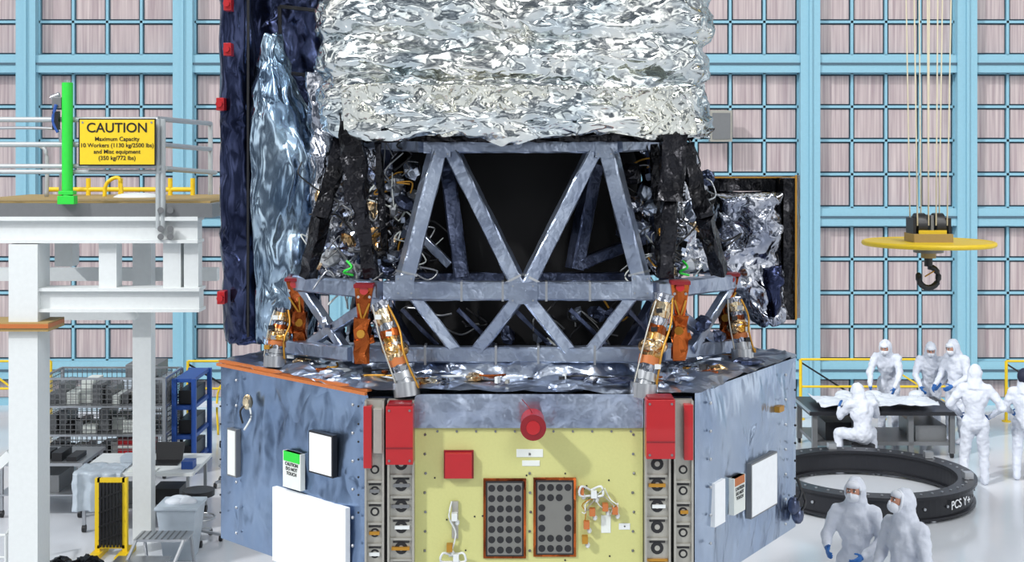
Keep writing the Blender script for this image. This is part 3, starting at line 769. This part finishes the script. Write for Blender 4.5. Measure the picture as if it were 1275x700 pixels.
b.build('black_cable_bag')
b=MB(); d=14.6
for x in(-6.2,-5.75): R_((x,d,0),(x,d,.55),'white',.02)
R_((-6.2,d,.55),(-5.75,d,.55),'white',.02); R_((-6.2,d,.3),(-5.75,d,.3),'white',.015); R_((-5.75,d,.55),(-5.9,d+.8,.55),'white',.02); R_((-5.9,d+.8,0),(-5.9,d+.8,.55),'white',.02); R_((-6.2,d,.55),(-6.35,d+.8,.55),'white',.02);R_((-6.35,d+.8,0),(-6.35,d+.8,.55),'white',.02)
b.build('floor_guard_rail')
b=MB(); b.bb(-6.7,-6.0,22.0,22.9,0,1.0,'plastic'); b.bb(-6.65,-6.1,22.1,22.8,1.0,1.25,'grey'); b.bb(-6.72,-5.98,21.98,22.0,.45,.5,'grey'); b.build('equipment_crate',bevel=.01)
def yrail(x0,x1,d):
    b=MB(); n=max(2,int((x1-x0)/1.1)+1)
    for i in range(n):
        x=x0+(x1-x0)*i/(n-1); b.cyl((x,d,0),(x,d,1.1),.03,'yellow',8); b.cyl((x,d,0),(x,d,.02),.08,'yellow',10)
        if i<n-1: b.beam((x,d,1.05),(x+(x1-x0)/(n-1),d,.1),.03,.03,'yellow' if i%2 else 'black_p')
    b.cyl((x0,d,.6),(x1,d,.6),.022,'yellow',8); b.cyl((x0,d,1.1),(x1,d,1.1),.022,'yellow',8)
    return b.build('yellow_guard_rail')
yrail(5.3,8.3,23.6); yrail(9.0,12,23.4); yrail(-5.9,-4.3,23.4); yrail(-11,-8.4,23.4)
b=MB(); 
for x in(-4.9,-5.1): b.wire([(x,22.3,0),(x,22.4,.8),(x+.5,22.4,1.05)],.02,'yellow')
b.bb(-5.9,-4.7,22.2,22.6,.5,.53,'drape'); legs(b,-5.85,-4.75,22.25,22.55,.5,'steel'); b.build('small_side_table')

# ================================================================ right: ring, table
RC=V((5.06,18.3,0))
b=MB()
def ringprof(prof,k,n=96):
    m=len(prof); vs=[]
    for i in range(n):
        a=2*math.pi*i/n
        for r_,z in prof: vs.append(RC+V((r_*math.cos(a),r_*math.sin(a),z)))
    b.add(vs,[(i*m+j,((i+1)%n)*m+j,((i+1)%n)*m+(j+1)%m,i*m+(j+1)%m) for i in range(n) for j in range(m)],k)
ringprof([(1.22,.04),(1.46,.04),(1.46,.07),(1.42,.08),(1.42,.32),(1.48,.33),(1.48,.37),(1.22,.37),(1.22,.33),(1.27,.32),(1.27,.08),(1.22,.07)],'ringblack')
for i in range(48):
    a=2*math.pi*i/48; p=RC+V((1.35*math.cos(a),1.35*math.sin(a),.37)); b.cyl(p,p+V((0,0,.012)),.018,'steel',8)
    if i%2==0:
        p=RC+V((1.43*math.cos(a),1.43*math.sin(a),.2)); b.cyl(p,p+V((.02*math.cos(a),.02*math.sin(a),0)),.02,'steel',8)
for i in range(8):
    a=2*math.pi*(i+.5)/8; p=RC+V((1.35*math.cos(a),1.35*math.sin(a),0)); b.cyl(p,p+V((0,0,.05)),.06,'steel',10)
for a in(-.35,.6,1.7,2.6):
    p=RC+V((1.35*math.cos(a),1.35*math.sin(a),.42)); b.box(p,(.12,.12,.09),'steel'); 
b.build('black_separation_ring')
a=math.radians(-48); a0=RC+V((1.437*math.cos(a),1.437*math.sin(a),.2))
o=bpy.data.objects['black_separation_ring']
tx=text('ring_text','PCS Y+',tuple(a0-o.location),.16,'whitecard',o,rot=(math.pi/2,0,a+math.pi/2))
b=MB(); x0,x1,y0,y1=4.75,7.15,20.5,21.8
b.bb(x0,x1,y0,y1,.7,.76,'ringblack'); legs(b,x0+.1,x1-.1,y0+.1,y1-.1,.7,'grey',.08,True)
for x in(5.5,6.4): b.bb(x-.04,x+.04,y0+.1,y0+.18,.08,.7,'grey')
b.bb(x0+.1,x1-.1,y0+.1,y1-.1,.2,.26,'grey'); b.bb(x0+.3,5.6,y0+.2,y1-.2,.26,.55,'black_p'); b.bb(6.5,7.0,y0+.2,y1-.2,.26,.5,'grey')
for x in(x0,x1): b.beam((x,y0,.76),(x,y1,.76),.03,.03,'steel')
b.build('inspection_table')
te=empty('foil_blanket_on_table',(5.8,21,.80))
grid('blanket_sheet',lambda u,v:V((-.85+u*1.9,-.42+v*.95,.05+.05*math.sin(u*9)*math.sin(v*5))),24,14,'drape',te,amp=.03,f=3,solid=.01,fac=.02)
b=MB()
for i in range(10): b.ell((-.6+random.random()*1.6,-.25+random.random()*.8,.07),(.16,.12,.07),'drape',Euler((0,0,random.random()*3)).to_matrix(),10,7)
b.build('blanket_folds',te)

# ================================================================ crane
b=MB(); d=14.0; c=W(1156,303,d)
b.cyl(c+V((0,0,-.02)),c+V((0,0,.02)),.68,'yellow',56)
b.path([c+V((.68*math.cos(t*math.pi/28),.68*math.sin(t*math.pi/28),0)) for t in range(56)],.028,'yellow',8,True)
b.box(c+V((0,0,.06)),(.42,.36,.1),'tan')
for s in(-1,1):
    b.cyl(c+V((s*.1-.05,0,.19)),c+V((s*.1+.05,0,.19)),.14,'black_p',24); b.cyl(c+V((s*.1-.055,0,.19)),c+V((s*.1+.055,0,.19)),.06,'steel',16)
    b.box(c+V((s*.19,0,.15)),(.03,.26,.26),'black_p')
b.box(c+V((0,0,.17)),(.03,.26,.28),'grey'); b.box(c+V((.0,-.14,.1)),(.3,.02,.1),'yellow')
b.cyl(c+V((0,0,-.1)),c+V((0,0,-.02)),.16,'grey',20); b.cyl(c+V((0,0,-.16)),c+V((0,0,-.1)),.08,'tan',16); b.cyl(c+V((0,0,-.25)),c+V((0,0,-.16)),.045,'black_p',12)
hk=[]
for i in range(15):
    t=math.radians(90-i*20); r_=.115
    hk.append(c+V((r_*math.cos(t)*.95,0,-.37+r_*math.sin(t))))
b.path(hk,.033,'black_p',10); b.ell(hk[-1],(.033,.033,.033),'black_p'); b.cyl(c+V((-.05,-.035,-.36)),c+V((.05,-.035,-.3)),.008,'gold',6)
for s in(-1,1):
    for k in(-.06,.06):
        for dy in(-.13,.13):
            b.cyl(c+V((s*.1+k,dy,.2)),c+V((s*.17+k*1.5,dy*1.2,6.5)),.008,'cable',6)
b.box(c+V((0,0,6.7)),(1.2,1.0,.5),'yellow'); b.box(c+V((0,0,7.2)),(14,.5,.5),'yellow')
b.build('crane_hook_block')
b=MB(); p=W(897,157,24.7); b.box(p,(.42,.2,.6),'alu'); b.box(p+V((0,-.11,0)),(.34,.03,.5),'grey'); b.build('wall_light_box')  # wall light fitting, plain boxes without emission

# ================================================================ people
def rotz_to(v):
    return V((0,0,1)).rotation_difference(v.normalized()).to_matrix()
def hand(wr,dr,pn,side,curl=.5):
    h=MB(); d=V(dr).normalized(); n=V(pn); n=(n-d*n.dot(d)).normalized(); x=d.cross(n).normalized()*side
    R=Matrix((x,n,d)).transposed()
    h.cap(wr-d*.04,wr+d*.015,.032,.028,'glove',10)
    h.ell(wr+d*.055,(.043,.02,.055),'glove',R,10,8)
    for i,(off,L) in enumerate(((-.032,.075),(-.011,.085),(.011,.08),(.031,.062))):
        p=wr+d*.09+x*off; dirv=d.copy(); 
        for s,l in enumerate((.45,.32,.25)):
            ang=curl*(.4+.4*s); dirv=(d*math.cos(ang+curl*s*.3)+n*math.sin(ang+curl*s*.3)).normalized()
            q=p+dirv*L*l; h.cap(p,q,.0105-.001*s,.0095-.001*s,'glove',8); p=q
    p=wr+d*.03-x*.035; t=(d*.6-x*.6+n*.3).normalized()
    q=p+t*.04; h.cap(p,q,.013,.011,'glove',8); q2=q+(t+d*.6+n*curl*.5).normalized()*.03; h.cap(q,q2,.011,.009,'glove',8)
    return h
BASE=dict(pel=(0,0,.95),che=(0,0,1.28),nec=(0,.0,1.48),head=(0,-.02,1.64),
 shL=(.18,0,1.42),elL=(.25,.03,1.14),wrL=(.27,-.08,.9),shR=(-.18,0,1.42),elR=(-.25,.03,1.14),wrR=(-.27,-.08,.9),
 hiL=(.09,0,.92),knL=(.11,-.03,.5),anL=(.12,.02,.1),hiR=(-.09,0,.92),knR=(-.11,-.03,.5),anR=(-.12,.02,.1))
def person(loc,rz,pose={},sc=1.0,yaw=0,pitch=0,hd=None,capcol=None,curl=.6):
    E=empty('cleanroom_technician',loc,rz); E.scale=(sc,)*3
    J={k:V(v) for k,v in {**BASE,**pose}.items()}
    b=MB(); up=(J['che']-J['pel']).normalized(); R=rotz_to(up)
    b.ell(J['che'],(.19,.135,.22),'suit',R); b.ell(J['pel'],(.165,.14,.18),'suit',R); b.cap(J['pel'],J['che'],.135,.14)
    b.cap(J['shL'],J['shR'],.078,.078); b.cap(J['che'],J['nec'],.115,.08); b.cap(J['nec'],J['head'],.075,.08)
    b.cyl(J['nec']-up*.08,J['head'],.14,'suit',16,.085)
    for s in'LR':
        b.cap(J['sh'+s],J['el'+s],.078,.06); b.cap(J['el'+s],J['wr'+s],.06,.04)
        b.cap(J['hi'+s],J['kn'+s],.108,.08); b.cap(J['kn'+s],J['an'+s],.08,.064)
        tdir=V(pose.get('toe'+s,(0,-1,0)))
        b.ell(J['an'+s]+tdir*.07+V((0,0,-.05)),(.055,.14,.052),'suit',Matrix.Rotation(math.atan2(tdir.x,-tdir.y),3,'Z')); b.cap(J['an'+s],J['an'+s]+V((0,0,-.045)),.065,.055)
    HR=(Matrix.Rotation(yaw,3,'Z')@Matrix.Rotation(pitch,3,'X'))
    b.ell(J['head'],(.104,.124,.145),'suit',HR)
    o=b.build('suit',E); 
    m=o.modifiers.new('r','REMESH'); m.mode='VOXEL'; m.voxel_size=.016; m.use_smooth_shade=True
    m=o.modifiers.new('s','SMOOTH'); m.iterations=3; m.factor=.6
    tex=bpy.data.textures.new('folds','CLOUDS'); tex.noise_scale=.09; tex.noise_depth=2
    m=o.modifiers.new('d','DISPLACE'); m.texture=tex; m.strength=.04; m.mid_level=.5; m.texture_coords='LOCAL'
    h=J['head']; L=lambda x,y,z: h+HR@V((x,y,z))
    f=MB()
    f.ell(L(0,-.07,.005),(.07,.075,.085),'skin',HR,16,12)
    f.ell(L(0,-.147,-.012),(.012,.016,.026),'skin',HR,8,6)
    f.ell(L(0,-.098,-.048),(.066,.068,.058),'mask',HR,16,10)
    f.ell(L(0,-.158,-.03),(.016,.016,.034),'mask',HR,8,6)
    f.ell(L(0,-.085,.062),(.07,.062,.045),'mask',HR,14,8)
    for s in(-1,1):
        f.ell(L(s*.028,-.137,.016),(.016,.009,.010),'eyew',HR,10,6); f.ell(L(s*.028,-.144,.016),(.008,.005,.008),'eye',HR,8,6)
        f.ell(L(s*.028,-.14,.034),(.02,.008,.004),'eye',HR,8,5)
        f.cyl(L(s*.05,-.12,-.035),L(s*.1,-.05,-.0),.003,'mask',6)
    f.path([L(.078*math.cos(t*math.pi/12),-.085,.005+.098*math.sin(t*math.pi/12)) for t in range(24)],.014,'mask',8,True)
    if capcol: f.ell(L(0,.01,.03),(.115,.135,.135),capcol,HR)
    f.build('face_and_mask',E)
    hd=hd or {}
    for s,sd in(('L',1),('R',-1)):
        d_,n_=hd.get(s,((J['wr'+s]-J['el'+s]),V((-sd,0,0))))
        hm=hand(J['wr'+s]+V(d_).normalized()*.02,d_,n_,sd,curl); ho=hm.build('glove_'+s,E)
        m=ho.modifiers.new('r','REMESH'); m.mode='VOXEL'; m.voxel_size=.0045; m.use_smooth_shade=True
    return E
pi=math.pi
person((3.37,12.6,0),-.35,dict(elR=(-.29,.0,1.16),wrR=(-.26,-.2,1.1),elL=(.27,-.02,1.16),wrL=(.1,-.27,1.06)),.97,yaw=-.2,pitch=-.05)
person((3.66,11.95,0),-1.0,dict(elL=(.26,-.02,1.14),wrL=(.2,-.26,1.04),elR=(-.26,-.02,1.14),wrR=(-.16,-.25,1.02)),1.0,yaw=-.25,pitch=-.25)
person((6.55,22.35,0),-.5,dict(pel=(0,.05,.93),che=(0,-.12,1.22),nec=(0,-.2,1.4),head=(0,-.25,1.55),shL=(.18,-.17,1.36),shR=(-.18,-.17,1.36),elL=(.25,-.3,1.12),wrL=(.2,-.45,.9),elR=(-.25,-.3,1.12),wrR=(-.2,-.48,.9)),1.0,pitch=.3)
person((7.22,22.2,0),-.25,dict(pel=(0,.05,.93),che=(0,-.07,1.25),nec=(0,-.12,1.44),head=(0,-.17,1.59),shL=(.18,-.1,1.39),shR=(-.18,-.1,1.39),elL=(.26,-.15,1.12),wrL=(.14,-.38,1.0),elR=(-.26,-.15,1.12),wrR=(-.18,-.4,.95)),.96,pitch=.35)
person((7.5,21.7,0),-1.0,dict(head=(0,-.07,1.62),elL=(.26,-.05,1.14),wrL=(.18,-.3,1.02),elR=(-.26,-.05,1.14),wrR=(-.2,-.28,.98)),1.0,pitch=.3)
person((6.83,18.95,0),pi-.25,dict(pel=(0,0,.93),elL=(.36,.03,1.18),wrL=(.2,-.16,1.0),elR=(-.38,.05,1.16),wrR=(-.22,-.15,.98),knL=(.14,-.02,.5),anL=(.17,.02,.1),knR=(-.12,-.05,.5),anR=(-.14,-.02,.1),head=(0,-.05,1.63)),1.0,pitch=.3)
person((7.66,19.2,0),pi/2+1.2,dict(elL=(.3,0,1.15),wrL=(.2,-.2,1.05)),.93,capcol='hood_navy')
person((5.5,20.12,0),pi+.15,dict(pel=(0,0,.5),che=(0,-.06,.82),nec=(0,-.12,1.0),head=(0,-.2,1.12),shL=(.19,-.07,.95),shR=(-.19,-.07,.95),elL=(.3,-.2,.74),wrL=(.25,-.33,.83),elR=(-.3,-.2,.74),wrR=(-.25,-.33,.83),hiL=(.1,-.02,.47),hiR=(-.1,-.02,.47),knL=(.28,-.32,.46),anL=(.28,-.22,.1),knR=(-.28,-.32,.46),anR=(-.28,-.22,.1)),1.0,pitch=.4)
b=MB(); x,y=5.5,20.12
b.cyl((x,y,.28),(x,y,.33),.18,'black_p',20); b.cyl((x,y,.05),(x,y,.3),.03,'steel')
for k in range(4):
    t=k*pi/2+.4; b.beam((x,y,.08),(x+.22*math.cos(t),y+.22*math.sin(t),.03),.04,.03,'steel')
b.build('low_stool')

# ================================================================ light, world, camera
def world():
    w=bpy.data.worlds.new('cleanroom'); scene.world=w; w.use_nodes=True; nt=w.node_tree; N=nt.nodes; L=nt.links
    bg=N['Background']; tc=N.new('ShaderNodeTexCoord')
    nz=N.new('ShaderNodeTexNoise'); nz.inputs['Scale'].default_value=2.8; nz.inputs['Detail'].default_value=2; L.new(tc.outputs['Generated'],nz.inputs['Vector'])
    rp=N.new('ShaderNodeValToRGB'); e=rp.color_ramp.elements; e[0].position=.43; e[0].color=(.08,.10,.13,1); e[1].position=.60; e[1].color=(1.6,1.62,1.62,1)
    m=rp.color_ramp.elements.new(.52); m.color=(.45,.49,.55,1)
    L.new(nz.outputs['Fac'],rp.inputs['Fac']); L.new(rp.outputs['Color'],bg.inputs['Color']); bg.inputs['Strength'].default_value=.97
world()
def light(name,kind,loc,tgt,e,size=1,col=(1,1,1),ang=.05):
    l=bpy.data.lights.new(name,kind); l.energy=e; l.color=col
    if kind=='AREA': l.shape='RECTANGLE'; l.size=size; l.size_y=size*.5
    if kind=='SUN': l.angle=ang
    o=bpy.data.objects.new(name,l); coll.objects.link(o); o.location=loc
    o.rotation_euler=(V(tgt)-V(loc)).to_track_quat('-Z','Y').to_euler(); return o
light('key_floodlight','SUN',(-8,1.4,11),(.3,8.6,2.6),2.0)
light('fill_sun','SUN',(8,-6,13),(2,10,1),.8,ang=.3)  # added fill sun, brightens the front technicians in the telescope's shadow
light('ceiling_light_bank_left','AREA',(-7,8,13),(0,10,4),600,5)
light('ceiling_light_bank_right','AREA',(8,10,13),(4,14,2),500,5)
cam=bpy.data.cameras.new('cam'); co=bpy.data.objects.new('camera',cam); coll.objects.link(co)
co.location=(0,0,CAMH); co.rotation_euler=(pi/2,0,0); cam.sensor_fit='HORIZONTAL'; cam.sensor_width=36; cam.lens=36*FPX/1275; cam.shift_y=-(350-HOR)/1275
cam.clip_end=200
scene.camera=co
scene.view_settings.view_transform='Standard'
